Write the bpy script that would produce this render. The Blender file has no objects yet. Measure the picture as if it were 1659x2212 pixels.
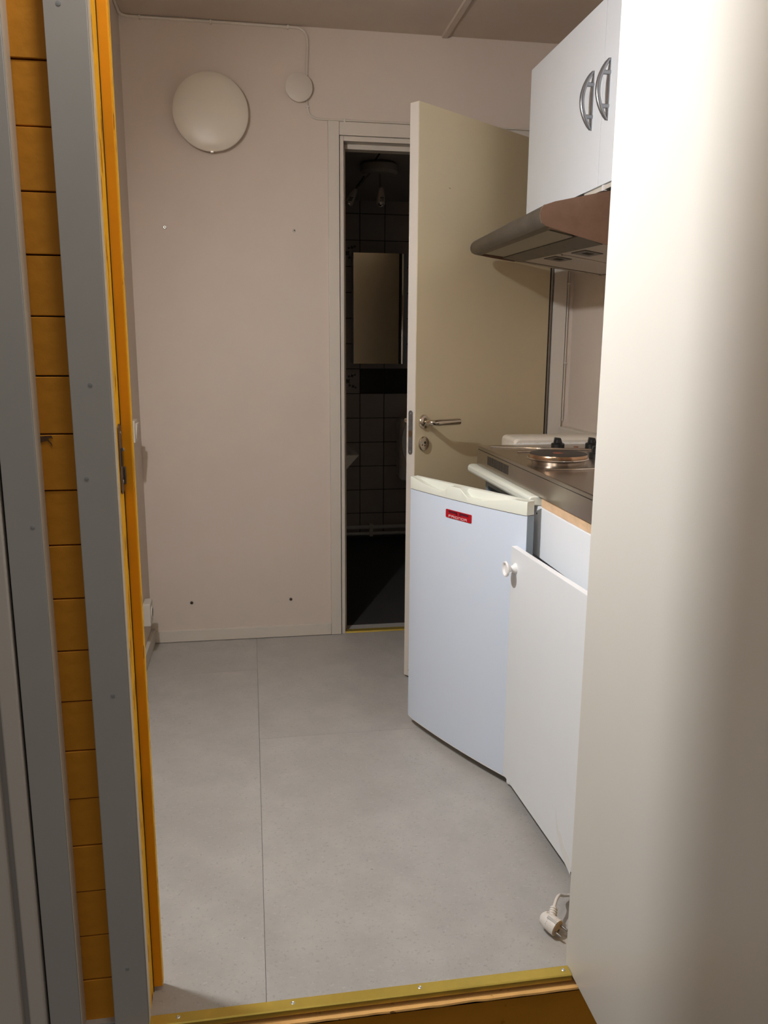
import bpy, bmesh, math, random
from mathutils import Vector, Matrix

random.seed(7)
scene = bpy.context.scene
COL = scene.collection

# ------------------------------------------------------------------ camera
PITCH, YAW, ROLL = math.radians(11.5317), math.radians(9.3568), math.radians(0.3393)
cam_d = bpy.data.cameras.new('camera')
cam = bpy.data.objects.new('camera', cam_d)
COL.objects.link(cam)
fw = Vector((math.sin(YAW) * math.cos(PITCH), math.cos(YAW) * math.cos(PITCH), -math.sin(PITCH)))
rt = Vector((math.cos(YAW), -math.sin(YAW), 0))
up = rt.cross(fw)
rt2 = rt * math.cos(ROLL) + up * math.sin(ROLL)
up2 = up * math.cos(ROLL) - rt * math.sin(ROLL)
m = Matrix.Identity(4)
for i in range(3):
    m[i][0], m[i][1], m[i][2] = rt2[i], up2[i], -fw[i]
m[0][3], m[1][3], m[2][3] = 0, 0, 1.2444
cam.matrix_world = m
cam_d.sensor_fit = 'HORIZONTAL'
cam_d.sensor_width = 36
cam_d.lens = 36 * 1750 / 1659
cam_d.clip_start = 0.02
scene.camera = cam

# ------------------------------------------------------------------ world and view
world = bpy.data.worlds.new('world')
scene.world = world
world.use_nodes = True
bg = world.node_tree.nodes['Background']
bg.inputs[0].default_value = (1.0, 0.95, 0.88, 1)
bg.inputs[1].default_value = 0.29
scene.view_settings.view_transform = 'Standard'
scene.view_settings.look = 'None'
scene.view_settings.exposure = 0
scene.view_settings.gamma = 1
scene.view_settings.use_curve_mapping = False
LAMP_POWER = 3950.0
LAMP_COL = (0.94, 0.97, 1.0)
FILL_POWER = 68.0  # strength of the added outdoor fill lamp
FILL_COL = (1.0, 0.93, 0.84)

# ------------------------------------------------------------------ materials
def mat(name, col, rough=0.5, metal=0.0, spec=0.5, vary=0.0, vscale=6.0, bump=0.0, bscale=200.0,
        spots=None, coat=0.0):
    mt = bpy.data.materials.new(name)
    mt.use_nodes = True
    nt = mt.node_tree
    b = nt.nodes['Principled BSDF']
    b.inputs['Base Color'].default_value = (*col, 1)
    b.inputs['Roughness'].default_value = rough
    b.inputs['Metallic'].default_value = metal
    b.inputs['Specular IOR Level'].default_value = spec
    if coat:
        b.inputs['Coat Weight'].default_value = coat
        b.inputs['Coat Roughness'].default_value = 0.15
    tc = nt.nodes.new('ShaderNodeTexCoord')
    link = nt.links.new
    src = None
    if vary or spots:
        n = nt.nodes.new('ShaderNodeTexNoise')
        n.inputs['Scale'].default_value = vscale
        n.inputs['Detail'].default_value = 6
        n.inputs['Roughness'].default_value = 0.65
        link(tc.outputs['Object'], n.inputs['Vector'])
        mx = nt.nodes.new('ShaderNodeMix')
        mx.data_type = 'RGBA'
        mx.inputs[6].default_value = (*[c * (1 - vary) for c in col], 1)
        mx.inputs[7].default_value = (*[min(1, c * (1 + vary)) for c in col], 1)
        ramp = nt.nodes.new('ShaderNodeMapRange')
        ramp.inputs[1].default_value = 0.3
        ramp.inputs[2].default_value = 0.7
        link(n.outputs['Fac'], ramp.inputs[0])
        link(ramp.outputs[0], mx.inputs[0])
        src = mx.outputs[2]
        for (sc, th, wid, scol, stretch) in (spots or []):
            n2 = nt.nodes.new('ShaderNodeTexNoise')
            n2.inputs['Scale'].default_value = sc
            n2.inputs['Detail'].default_value = 3
            mp = nt.nodes.new('ShaderNodeMapping')
            mp.inputs['Scale'].default_value = stretch
            link(tc.outputs['Object'], mp.inputs['Vector'])
            link(mp.outputs[0], n2.inputs['Vector'])
            r2 = nt.nodes.new('ShaderNodeMapRange')
            r2.inputs[1].default_value = th
            r2.inputs[2].default_value = th + wid
            link(n2.outputs['Fac'], r2.inputs[0])
            m2 = nt.nodes.new('ShaderNodeMix')
            m2.data_type = 'RGBA'
            link(r2.outputs[0], m2.inputs[0])
            link(src, m2.inputs[6])
            m2.inputs[7].default_value = (*scol, 1)
            src = m2.outputs[2]
        link(src, b.inputs['Base Color'])
    if bump:
        n3 = nt.nodes.new('ShaderNodeTexNoise')
        n3.inputs['Scale'].default_value = bscale
        n3.inputs['Detail'].default_value = 4
        link(tc.outputs['Object'], n3.inputs['Vector'])
        bp = nt.nodes.new('ShaderNodeBump')
        bp.inputs['Strength'].default_value = bump
        bp.inputs['Distance'].default_value = 0.002
        link(n3.outputs['Fac'], bp.inputs['Height'])
        link(bp.outputs[0], b.inputs['Normal'])
    return mt

M = {}
M['wall'] = mat('wall_paint', (0.66, 0.565, 0.485), 0.7, vary=0.03, vscale=2.5, bump=0.12, bscale=260)
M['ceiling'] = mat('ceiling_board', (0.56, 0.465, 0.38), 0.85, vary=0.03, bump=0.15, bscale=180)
M['trim'] = mat('trim_paint', (0.64, 0.575, 0.495), 0.45, vary=0.02, bump=0.04)
M['lock_leaf'] = mat('leaf_paint', (0.71, 0.605, 0.405), 0.5, vary=0.02, vscale=4, bump=0.05, bscale=300,
                     spots=[(34, 0.76, 0.02, (0.35, 0.27, 0.17), (1, 1, 2.0))])
M['leaf_edge'] = mat('leaf_edge_paint', (0.66, 0.60, 0.53), 0.5)
M['outer_leaf'] = mat('outer_leaf_paint', (0.675, 0.635, 0.57), 0.34, vary=0.015, vscale=3, bump=0.05, bscale=350,
                      spots=[(48, 0.80, 0.02, (0.3, 0.25, 0.2), (1, 1.5, 0.8))])
M['vinyl'] = mat('grey_vinyl', (0.405, 0.380, 0.350), 0.42, vary=0.10, vscale=7, bump=0.04, bscale=400,
                 spots=[(2.2, 0.52, 0.25, (0.365, 0.338, 0.308), (1, 1, 1)),
                        (150, 0.60, 0.10, (0.340, 0.315, 0.287), (1, 1, 1)), (120, 0.62, 0.10, (0.450, 0.425, 0.395), (1, 1.6, 1)),
                        (60, 0.715, 0.05, (0.29, 0.265, 0.24), (1, 1.3, 1))])
M['seam'] = mat('seam', (0.17, 0.155, 0.14), 0.8)
M['orange'] = mat('ochre_paint', (0.80, 0.325, 0.008), 0.5, spec=0.22, vary=0.08, vscale=5, bump=0.10, bscale=60,
                  spots=[(16, 0.74, 0.06, (0.34, 0.12, 0.005), (1, 1, 0.6))])
M['orange_lit_worn'] = mat('lit_worn_ochre_paint', (0.93, 0.50, 0.022), 0.5, spec=0.22, vary=0.10, vscale=7, bump=0.15, bscale=80,
                       spots=[(70, 0.60, 0.03, (0.30, 0.12, 0.012), (1.5, 1.5, 0.22))])  # ochre lightened as if lit, plus brown wear scratches
M['plank'] = mat('plank_paint', (0.58, 0.238, 0.019), 0.55, spec=0.22, vary=0.08, vscale=6, bump=0.9, bscale=34,
                 spots=[(22, 0.70, 0.06, (0.32, 0.12, 0.008), (1, 1, 1))])
M['chip'] = mat('raw_wood', (0.11, 0.055, 0.02), 0.9, vary=0.4, vscale=90)
M['casing'] = mat('grey_casing_paint', (0.435, 0.41, 0.385), 0.5, vary=0.05, vscale=3, bump=0.08, bscale=50,
                  spots=[(30, 0.78, 0.02, (0.2, 0.19, 0.19), (1, 1, 0.7))])
M['casing_edge'] = mat('casing_edge_paint', (0.66, 0.58, 0.48), 0.5)
M['casing_nail'] = mat('painted_nail', (0.30, 0.30, 0.30), 0.5)
M['white_door'] = mat('side_door_paint', (0.62, 0.56, 0.50), 0.5, bump=0.05)
M['dark'] = mat('dark_gap', (0.012, 0.010, 0.008), 0.9)
M['brass'] = mat('brass', (0.66, 0.475, 0.095), 0.36, metal=0.68, vary=0.10, vscale=12, bump=0.05, bscale=300)
M['steel_screw'] = mat('screw_steel', (0.62, 0.60, 0.57), 0.38, metal=1)
M['white'] = mat('cabinet_white', (0.84, 0.86, 0.89), 0.38, vary=0.01, bump=0.03, bscale=300)
M['white_edge'] = mat('cabinet_edge_white', (0.84, 0.82, 0.81), 0.4)
M['door_stain'] = mat('cabinet_door_white', (0.81, 0.82, 0.83), 0.36, vary=0.012, bump=0.03, bscale=300)
M['drip'] = mat('dried_drip', (0.785, 0.775, 0.75), 0.42, vary=0.03, vscale=60)
M['fridge'] = mat('fridge_white', (0.67, 0.735, 0.84), 0.36, vary=0.008, bump=0.03, bscale=400)
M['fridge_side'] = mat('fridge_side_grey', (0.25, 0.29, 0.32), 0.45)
M['cream'] = mat('fridge_cap_plastic', (0.73, 0.735, 0.64), 0.28, vary=0.01)
M['red'] = mat('badge_red', (0.42, 0.004, 0.012), 0.25)
M['badge_dark'] = mat('badge_dark_print', (0.07, 0.005, 0.02), 0.4)
M['badge_letter'] = mat('badge_silver_print', (0.75, 0.55, 0.55), 0.35)
M['steel'] = mat('brushed_steel', (0.43, 0.38, 0.33), 0.24, metal=1, vary=0.06, vscale=3, bump=0.02, bscale=500)
M['steel_bright'] = mat('bright_steel', (0.62, 0.57, 0.52), 0.14, metal=1)
M['chrome'] = mat('nickel', (0.62, 0.56, 0.48), 0.12, metal=1)
M['lockplate'] = mat('lock_plate_zinc', (0.34, 0.35, 0.37), 0.3, metal=0.9, vary=0.2, vscale=60)
M['strike'] = mat('strike_plate_steel', (0.16, 0.125, 0.10), 0.45, metal=0.7, vary=0.3, vscale=60)
M['handle_grey'] = mat('handle_grey', (0.34, 0.345, 0.36), 0.28, metal=0.85)
M['iron'] = mat('cast_iron', (0.035, 0.027, 0.022), 0.55, vary=0.2, vscale=40, bump=0.2, bscale=400)
M['rim'] = mat('heated_rim', (0.46, 0.30, 0.19), 0.2, metal=1, vary=0.25, vscale=25)
M['rust'] = mat('red_dot', (0.26, 0.07, 0.03), 0.7)
M['black'] = mat('black_plastic', (0.012, 0.012, 0.012), 0.3)
M['hood'] = mat('hood_bronze', (0.23, 0.135, 0.09), 0.38, metal=0.55, vary=0.12, vscale=14, bump=0.03,
                spots=[(24, 0.70, 0.05, (0.36, 0.27, 0.20), (1, 1, 1))])
M['hood_front'] = mat('hood_front_grey', (0.095, 0.079, 0.063), 0.42, metal=0.4, vary=0.2, vscale=18,
                      spots=[(20, 0.66, 0.05, (0.055, 0.043, 0.033), (1, 1, 1))])
M['hood_glass'] = mat('hood_lamp_cover', (0.20, 0.18, 0.14), 0.3, vary=0.05)
M['filter'] = mat('filter_mesh', (0.46, 0.41, 0.355), 0.5, metal=0.3, vary=0.08, vscale=200)
M['pine'] = mat('pine_batten', (0.72, 0.49, 0.30), 0.65, vary=0.18, vscale=14,
                spots=[(40, 0.62, 0.06, (0.50, 0.31, 0.17), (1, 0.15, 3))])
M['lamp_white'] = mat('lamp_glass', (0.74, 0.665, 0.555), 0.36)
M['plastic'] = mat('white_plastic', (0.66, 0.60, 0.52), 0.4)
M['plug'] = mat('plug_plastic', (0.72, 0.66, 0.60), 0.45, vary=0.06, vscale=60,
                spots=[(90, 0.64, 0.04, (0.42, 0.33, 0.26), (1, 1, 1))])
M['plug_face'] = mat('plug_face_plastic', (0.42, 0.33, 0.24), 0.55, vary=0.2, vscale=60)
M['pin'] = mat('plug_pin', (0.30, 0.28, 0.26), 0.35, metal=1)
M['knob'] = mat('knob_white', (0.85, 0.82, 0.80), 0.25)
M['padded'] = mat('padded_white', (0.66, 0.585, 0.49), 0.6, vary=0.05, vscale=40, bump=0.1, bscale=120)
M['ruffle'] = mat('white_cloth', (0.70, 0.66, 0.61), 0.8, vary=0.08, vscale=60)
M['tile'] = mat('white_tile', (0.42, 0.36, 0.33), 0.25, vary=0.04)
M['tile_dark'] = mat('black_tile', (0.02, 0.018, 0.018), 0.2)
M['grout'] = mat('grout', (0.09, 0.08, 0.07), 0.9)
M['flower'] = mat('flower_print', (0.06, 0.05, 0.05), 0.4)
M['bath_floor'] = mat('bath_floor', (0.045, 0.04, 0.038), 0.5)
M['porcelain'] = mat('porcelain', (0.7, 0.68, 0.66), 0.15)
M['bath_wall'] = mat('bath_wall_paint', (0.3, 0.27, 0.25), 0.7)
M['mirror'] = mat('mirror_glass', (0.93, 0.93, 0.91), 0.02, metal=1)
M['deck'] = mat('porch_deck', (0.05, 0.038, 0.028), 0.8, vary=0.2, vscale=20)
M['sill'] = mat('sill_ochre', (0.80, 0.44, 0.14), 0.55, vary=0.08, vscale=16, bump=0.2, bscale=70,
                spots=[(70, 0.66, 0.04, (0.20, 0.09, 0.02), (0.5, 1, 1))])
em = bpy.data.materials.new('lit_lamp_glass')
em.use_nodes = True
eb = em.node_tree.nodes['Principled BSDF']
eb.inputs['Base Color'].default_value = (0.8, 0.8, 0.78, 1)
eb.inputs['Emission Color'].default_value = (*LAMP_COL, 1)
eb.inputs['Emission Strength'].default_value = LAMP_POWER
M['lit'] = em
em2 = em.copy()
em2.name = 'lit_fill_glass'
e2 = em2.node_tree.nodes['Principled BSDF']
e2.inputs['Emission Color'].default_value = (*FILL_COL, 1)
e2.inputs['Emission Strength'].default_value = FILL_POWER
M['lit_fill'] = em2

# ------------------------------------------------------------------ geometry helpers
class MB:
    """collects shapes in world coordinates; F maps local (a,b,c) to world"""
    def __init__(self, o=(0, 0, 0), ex=(1, 0, 0), ey=(0, 1, 0), ez=(0, 0, 1)):
        self.v, self.f = [], []
        self.o, self.ex, self.ey, self.ez = Vector(o), Vector(ex), Vector(ey), Vector(ez)

    def p(self, a, b, c):
        return self.o + self.ex * a + self.ey * b + self.ez * c

    def add(self, pts, faces):
        n = len(self.v)
        self.v += [self.p(*q) for q in pts]
        self.f += [tuple(i + n for i in f) for f in faces]
        return self

    def box(self, a0, a1, b0, b1, c0, c1):
        return self.add([(a0, b0, c0), (a1, b0, c0), (a1, b1, c0), (a0, b1, c0),
                         (a0, b0, c1), (a1, b0, c1), (a1, b1, c1), (a0, b1, c1)],
                        [(0, 3, 2, 1), (4, 5, 6, 7), (0, 1, 5, 4), (1, 2, 6, 5), (2, 3, 7, 6), (3, 0, 4, 7)])

    def prism(self, poly, lo, hi, axis=2):
        """poly of 2-tuples in the two remaining axes, extruded along axis"""
        def mk(q, t):
            if axis == 2: return (q[0], q[1], t)
            if axis == 1: return (q[0], t, q[1])
            return (t, q[0], q[1])
        n = len(poly)
        pts = [mk(q, lo) for q in poly] + [mk(q, hi) for q in poly]
        fs = [tuple(range(n))[::-1], tuple(range(n, 2 * n))]
        fs += [(i, (i + 1) % n, n + (i + 1) % n, n + i) for i in range(n)]
        return self.add(pts, fs)

    def loft(self, rings, cap=True, closed=True):
        n = len(rings[0])
        pts = [q for r in rings for q in r]
        fs = []
        for k in range(len(rings) - 1):
            for i in range(n if closed else n - 1):
                j = (i + 1) % n
                fs.append((k * n + i, k * n + j, (k + 1) * n + j, (k + 1) * n + i))
        if cap:
            fs.append(tuple(range(n))[::-1])
            fs.append(tuple(range((len(rings) - 1) * n, len(rings) * n)))
        return self.add(pts, fs)

    def lathe(self, prof, c, axis=2, seg=32, sx=1.0, sy=1.0):
        """prof: (radius, height) along axis from c"""
        rings = []
        for r, h in prof:
            ring = []
            for k in range(seg):
                t = 2 * math.pi * k / seg
                a, b = r * math.cos(t) * sx, r * math.sin(t) * sy
                if axis == 2: q = (c[0] + a, c[1] + b, c[2] + h)
                elif axis == 1: q = (c[0] + a, c[1] + h, c[2] + b)
                else: q = (c[0] + h, c[1] + a, c[2] + b)
                ring.append(q)
            rings.append(ring)
        return self.loft(rings)

    def tube(self, path, r, seg=10):
        path = [Vector(q) for q in path]
        rings = []
        u = None
        for i, q in enumerate(path):
            d = (path[min(i + 1, len(path) - 1)] - path[max(i - 1, 0)]).normalized()
            if u is None:
                u = Vector((0, 0, 1)) if abs(d.z) < 0.9 else Vector((1, 0, 0))
            u = (u - d * u.dot(d)).normalized()
            w = d.cross(u)
            rr = r[i] if isinstance(r, (list, tuple)) else r
            rings.append([tuple(q + (u * math.cos(2 * math.pi * k / seg) + w * math.sin(2 * math.pi * k / seg)) * rr)
                          for k in range(seg)])
        return self.loft(rings)


def smooth_path(pts, n=6):
    pts = [Vector(p) for p in pts]
    out = []
    for i in range(len(pts) - 1):
        p0, p1, p2, p3 = pts[max(i - 1, 0)], pts[i], pts[i + 1], pts[min(i + 2, len(pts) - 1)]
        for k in range(n):
            t = k / n
            out.append(0.5 * ((2 * p1) + (p2 - p0) * t + (2 * p0 - 5 * p1 + 4 * p2 - p3) * t * t
                              + (3 * p1 - p0 - 3 * p2 + p3) * t ** 3))
    out.append(pts[-1])
    return [tuple(q) for q in out]


def tag(o, label=None, cat=None, group=None, kind=None):
    if label: o['label'] = label
    if cat: o['category'] = cat
    if group: o['group'] = group
    if kind: o['kind'] = kind
    return o


def parent_to(o, par):
    o.parent = par
    q = par
    off = Vector((0, 0, 0))
    while q is not None:
        off += q.location
        q = q.parent
    o.location = o.location - off


def obj(name, mb, material, parent=None, bevel=0.0, segs=2, smooth=False, origin=None):
    bm = bmesh.new()
    lo = Vector([min(v[i] for v in mb.v) for i in range(3)])
    hi = Vector([max(v[i] for v in mb.v) for i in range(3)])
    org = Vector(origin) if origin else Vector(((lo.x + hi.x) / 2, (lo.y + hi.y) / 2, lo.z))
    vs = [bm.verts.new(v - org) for v in mb.v]
    for f in mb.f:
        try:
            bm.faces.new([vs[i] for i in f])
        except ValueError:
            pass
    bmesh.ops.recalc_face_normals(bm, faces=bm.faces)
    if bevel:
        ed = [e for e in bm.edges if len(e.link_faces) == 2 and e.calc_face_angle(0) > math.radians(40)]
        res = bmesh.ops.bevel(bm, geom=ed, offset=bevel, segments=segs, profile=0.5, affect='EDGES', clamp_overlap=True)
        for f in res['faces']: f.smooth = True          # the broad faces stay flat
    if smooth:
        for f in bm.faces: f.smooth = True
    if smooth or bevel:
        for e in bm.edges:
            if len(e.link_faces) == 2 and e.calc_face_angle(0) > math.radians(38): e.smooth = False
    me = bpy.data.meshes.new(name)
    bm.to_mesh(me)
    bm.free()
    me.materials.append(M[material])
    o = bpy.data.objects.new(name, me)
    COL.objects.link(o)
    o.location = org
    if parent is not None: parent_to(o, parent)
    return o


def thing(name, loc, label, cat, group=None, kind=None):
    o = bpy.data.objects.new(name, None)
    o.empty_display_size = 0.05
    COL.objects.link(o)
    o.location = loc
    return tag(o, label, cat, group, kind)


def struct(name, mb, material, label, cat, **kw):
    return tag(obj(name, mb, material, **kw), label, cat, kind='structure')


def share(src, parent, world_loc):
    """another piece with the same mesh"""
    c = src.copy()
    COL.objects.link(c)
    c.parent = None
    c.location = world_loc
    parent_to(c, parent)
    return c

# room numbers (metres; camera stands at x=0, y=0)
XL, XR = -0.44, 1.372          # kitchen side walls
YB, YI = 3.392, 1.445          # back wall, inner face of the entry wall
ZC = 2.435                     # ceiling
YP = 1.375                     # outer face of the planks
JX, JR = -0.218, 0.665         # entry opening
BY = 5.2                       # far wall of the bathroom

# ------------------------------------------------------------------ setting: floor
fl = struct('floor', MB().box(XL - 0.1, XR + 0.1, 1.362, YB + 0.10, -0.06, -0.0035), 'seam',
            'dark screed under the grey vinyl kitchen floor', 'floor')
for (x0, x1, y0, y1) in ((XL, -0.0005, 1.362, 3.0265), (XL, -0.0005, 3.0275, YB + 0.10),
                         (0.0005, XR, 1.362, 2.4504), (0.0005, XR, 2.4512, YB + 0.10)):
    obj('vinyl_sheet', MB().box(x0, x1, y0, y1, -0.0035, 0), 'vinyl', fl)

# ceiling with its cover batten
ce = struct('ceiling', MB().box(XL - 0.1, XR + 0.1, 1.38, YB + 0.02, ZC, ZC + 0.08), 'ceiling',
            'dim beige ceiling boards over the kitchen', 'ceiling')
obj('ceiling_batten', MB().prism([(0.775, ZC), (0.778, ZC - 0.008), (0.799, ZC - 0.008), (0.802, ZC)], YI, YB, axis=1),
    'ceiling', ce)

# walls
struct('wall_left', MB().box(XL - 0.1, XL, YI, YB + 0.1, -0.06, ZC + 0.08), 'wall',
       'cream left kitchen wall behind the door frame', 'wall')
struct('wall_right', MB().box(XR, XR + 0.1, YI, YB + 0.1, -0.06, ZC + 0.08), 'wall',
       'cream right kitchen wall behind the hob and hood', 'wall')
b = MB()
b.box(XL, 0.352, YB, YB + 0.1, -0.06, ZC).box(1.290, XR, YB, YB + 0.1, -0.06, ZC).box(0.352, 1.290, YB, YB + 0.1, 2.075, ZC)
struct('wall_back', b, 'wall', 'cream back wall with the round lamp and bathroom doorway', 'wall')
b = MB()
b.box(-1.0, JX - 0.03, 1.395, YI, -0.3, ZC + 0.1).box(JR + 0.03, 1.6, 1.395, YI, -0.3, ZC + 0.1)
b.box(JX - 0.03, JR + 0.03, 1.395, YI, 2.06, ZC + 0.1)
we = struct('wall_entry', b, 'wall', 'entry wall clad outside in ochre painted planks', 'wall')
# planks on the outside
pz = [-0.32 + 0.0925 * k for k in range(32)]
for k, z in enumerate(pz):
    j = random.uniform(-0.0012, 0.0012)
    z0, z1 = z + 0.0355 + 0.0011, z + 0.0355 + 0.0925 - 0.0011
    b = MB()
    b.prism([(YP + j, z0 + 0.001), (YP + j + 0.001, z0), (1.395, z0), (1.395, z1), (YP + j + 0.001, z1), (YP + j, z1 - 0.001)],
            -1.0, -0.2265, axis=0)
    pl = obj('plank', b, 'plank', we)
    if z0 < 1.10 < z1:
        ch = MB()
        ch.prism([(-0.336, z1 - 0.002), (-0.318, z1 - 0.001), (-0.316, z1 - 0.005), (-0.323, z1 - 0.005), (-0.322, z1 - 0.009),
                  (-0.3185, z1 - 0.013), (-0.3175, z1 - 0.019), (-0.3205, z1 - 0.013), (-0.325, z1 - 0.009), (-0.331, z1 - 0.0105),
                  (-0.337, z1 - 0.013)], YP - 0.0022, YP + 0.002, axis=1)
        obj('chipped_paint', ch, 'chip', pl)
b = MB()
b.box(-1.0, -0.2265, 1.3935, 1.3955, -0.3, ZC)
obj('plank_backing', b, 'dark', we)

# baseboards
struct('baseboard_back', MB().box(XL + 0.012, 0.3255, YB - 0.012, YB, 0.002, 0.052), 'trim',
       'low cream baseboard under the round wall lamp', 'baseboard', bevel=0.0015)
struct('baseboard_left', MB().box(XL, XL + 0.014, YI, YB, 0.002, 0.062), 'trim',
       'low cream baseboard along the left wall by the socket', 'baseboard', bevel=0.0015)

# bathroom doorway frame
tf = thing('trim_1', (0.8, YB, 0), 'cream door frame and architraves around the dark bathroom doorway', 'door frame', kind='structure')
obj('architrave', MB().box(0.3262, 0.3705, YB - 0.014, YB, 0.001, 2.1045), 'trim', tf, bevel=0.002)
obj('architrave', MB().box(1.279, 1.338, YB - 0.014, YB, 0.001, 2.1045), 'trim', tf, bevel=0.002)
obj('head_architrave', MB().box(0.3712, 1.278, YB - 0.0135, YB, 2.0545, 2.1035), 'trim', tf, bevel=0.002)
obj('frame_jamb', MB().box(0.3735, 0.3885, YB - 0.004, YB + 0.05, 0, 2.0535), 'trim', tf, bevel=0.001)
obj('frame_jamb', MB().box(1.262, 1.2775, YB - 0.004, YB + 0.05, 0, 2.0535), 'trim', tf, bevel=0.001)
obj('frame_head', MB().box(0.3890, 1.2615, YB - 0.004, YB + 0.05, 2.0355, 2.0535), 'trim', tf, bevel=0.001)
obj('door_stop', MB().box(0.352, 0.4010, YB + 0.0505, YB + 0.10, 0, 2.0545), 'trim', tf)
obj('door_stop', MB().box(1.25, 1.29, YB + 0.0505, YB + 0.10, 0, 2.0545), 'trim', tf)
obj('head_stop', MB().box(0.401, 1.25, YB + 0.0505, YB + 0.10, 2.018, 2.074), 'trim', tf)
obj('strike_plate', MB().box(0.3885, 0.3893, YB + 0.008, YB + 0.032, 0.87, 1.03), 'strike', tf)
th = struct('trim_2', MB().prism([(YB - 0.003, 0.0005), (YB + 0.002, 0.006), (YB + 0.032, 0.006), (YB + 0.037, 0.0005)], 0.3895, 1.2615, axis=0),
            'brass', 'thin brass strip on the floor of the bathroom doorway', 'threshold')
obj('screw', MB().lathe([(0.003, 0), (0.003, 0.0012), (0.001, 0.0016)], (0.412, YB + 0.01, 0.006), seg=10), 'steel_screw', th)

# ------------------------------------------------------------------ entry door frame
te = thing('trim_3', (0.2, 1.39, 0), 'ochre entry door frame with grey casings around the opening', 'door frame', kind='structure')
b = MB().box(-0.2785, -0.2172, 1.345, 1.366, -0.28, 2.12)
obj('casing', b, 'casing', te, bevel=0.0015)
obj('casing_edge', MB().box(-0.2172, -0.2160, 1.3453, 1.366, -0.28, 2.06), 'casing_edge', te)
for (nx, nz) in ((-0.2475, 1.183), (-0.2625, 1.034), (-0.2570, 1.725), (-0.2440, 0.660), (-0.2500, 0.125)):
    obj('nail_head', MB().lathe([(0.0036, 0), (0.0036, -0.0006), (0.0012, -0.0009)], (nx, 1.345, nz), axis=1, seg=12), 'casing_nail', te)
obj('head_casing', MB().box(-0.2785, 0.72, 1.345, 1.366, 2.06, 2.12), 'casing', te)
obj('frame_jamb', MB().box(-0.248, JX, 1.3665, 1.446, -0.018, 2.06), 'orange_lit_worn', te, bevel=0.001)
obj('frame_jamb', MB().box(JR, JR + 0.03, 1.3665, 1.446, -0.018, 2.06), 'orange_lit_worn', te)
obj('frame_head', MB().box(-0.248, JR + 0.03, 1.3665, 1.446, 2.04, 2.06), 'orange_lit_worn', te)
st = obj('door_stop', MB().box(JX, -0.2012, 1.4255, 1.4445, 0.010, 2.04), 'orange', te, bevel=0.0012)
obj('stop_lit_edge', MB().box(-0.2012, -0.2002, 1.4268, 1.4445, 0.010, 2.04), 'orange_lit_worn', te)  # lighter colour paints the lit side of the stop
obj('rebate_gap', MB().box(JX, JX + 0.0012, 1.4238, 1.4255, 0.0, 2.04), 'dark', te)
# strike plate on the jamb
b = MB()
pr = []
for k in range(9):
    t = math.pi * k / 8
    pr.append((1.4035 + 0.014 * math.cos(t), 1.108 + 0.008 * math.sin(t)))
for k in range(9):
    t = math.pi + math.pi * k / 8
    pr.append((1.4035 + 0.014 * math.cos(t), 1.006 + 0.008 * math.sin(t)))
b.prism(pr, JX, JX + 0.0022, axis=0)
sp = obj('strike_plate', b, 'strike', te)
obj('latch_slot', MB().box(JX + 0.0020, JX + 0.0027, 1.398, 1.410, 1.045, 1.075), 'dark', sp)
obj('strike_lip', MB().box(JX + 0.0022, JX + 0.0058, 1.4165, 1.4235, 1.012, 1.042), 'strike', sp, bevel=0.001)
obj('strike_lip', MB().box(JX + 0.0022, JX + 0.0052, 1.4165, 1.4235, 1.068, 1.074), 'steel_screw', sp, bevel=0.001)
obj('screw', MB().lathe([(0.003, 0), (0.003, 0.0008), (0.001, 0.0012)], (JX + 0.0022, 1.409, 1.018), axis=0, seg=10), 'steel_screw', sp)
obj('screw', MB().lathe([(0.003, 0), (0.003, 0.0008), (0.001, 0.0012)], (JX + 0.0022, 1.409, 1.100), axis=0, seg=10), 'steel_screw', sp)

# brass strip, sill and riser below it
ts = struct('trim_4', MB().prism([(1.3635, 0.001), (1.3615, 0.0035), (1.339, 0.003), (1.3365, 0.001), (1.3365, -0.010), (1.339, -0.010), (1.3635, -0.002)],
                                 JX, 0.611, axis=0), 'brass',
            'wide brass threshold strip across the entry opening', 'threshold', bevel=0.0006)
for sx in (-0.165, 0.05, 0.30, 0.598):
    s = MB().lathe([(0.0042, 0), (0.0042, 0.0008), (0.0026, 0.0018), (0.0008, 0.0012)], (sx, 1.351, 0.0031), seg=12)
    obj('screw', s, 'steel_screw', ts)
b = MB()
ring = []
n = 40
for k in range(n + 1):
    x = JX - 0.06 + (0.70 - JX + 0.06) * k / n
    e = 1.3250 + 0.0008 * math.sin(k * 2.3) * math.sin(k * 0.7) + (0.0012 if k in (27, 28, 11) else 0)
    ring.append([(x, 1.40, -0.0255), (x, e + 0.003, -0.0255), (x, e, -0.0225), (x, e + 0.001, -0.0188), (x, 1.40, -0.0178)])
b.loft(ring)
sl = struct('trim_5', b, 'sill', 'worn ochre wooden sill just below the brass strip', 'door sill')
obj('riser_board', MB().box(-1.0, 1.2, 1.362, 1.40, -0.158, -0.0260), 'plank', sl, bevel=0.001)
obj('riser_board', MB().box(-1.0, 1.2, 1.3635, 1.40, -0.30, -0.1595), 'plank', sl, bevel=0.001)
struct('ground', MB().box(-14, 14, -14, 1.40, -0.36, -0.30), 'deck', 'dark porch floor outside the entry', 'ground')

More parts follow.
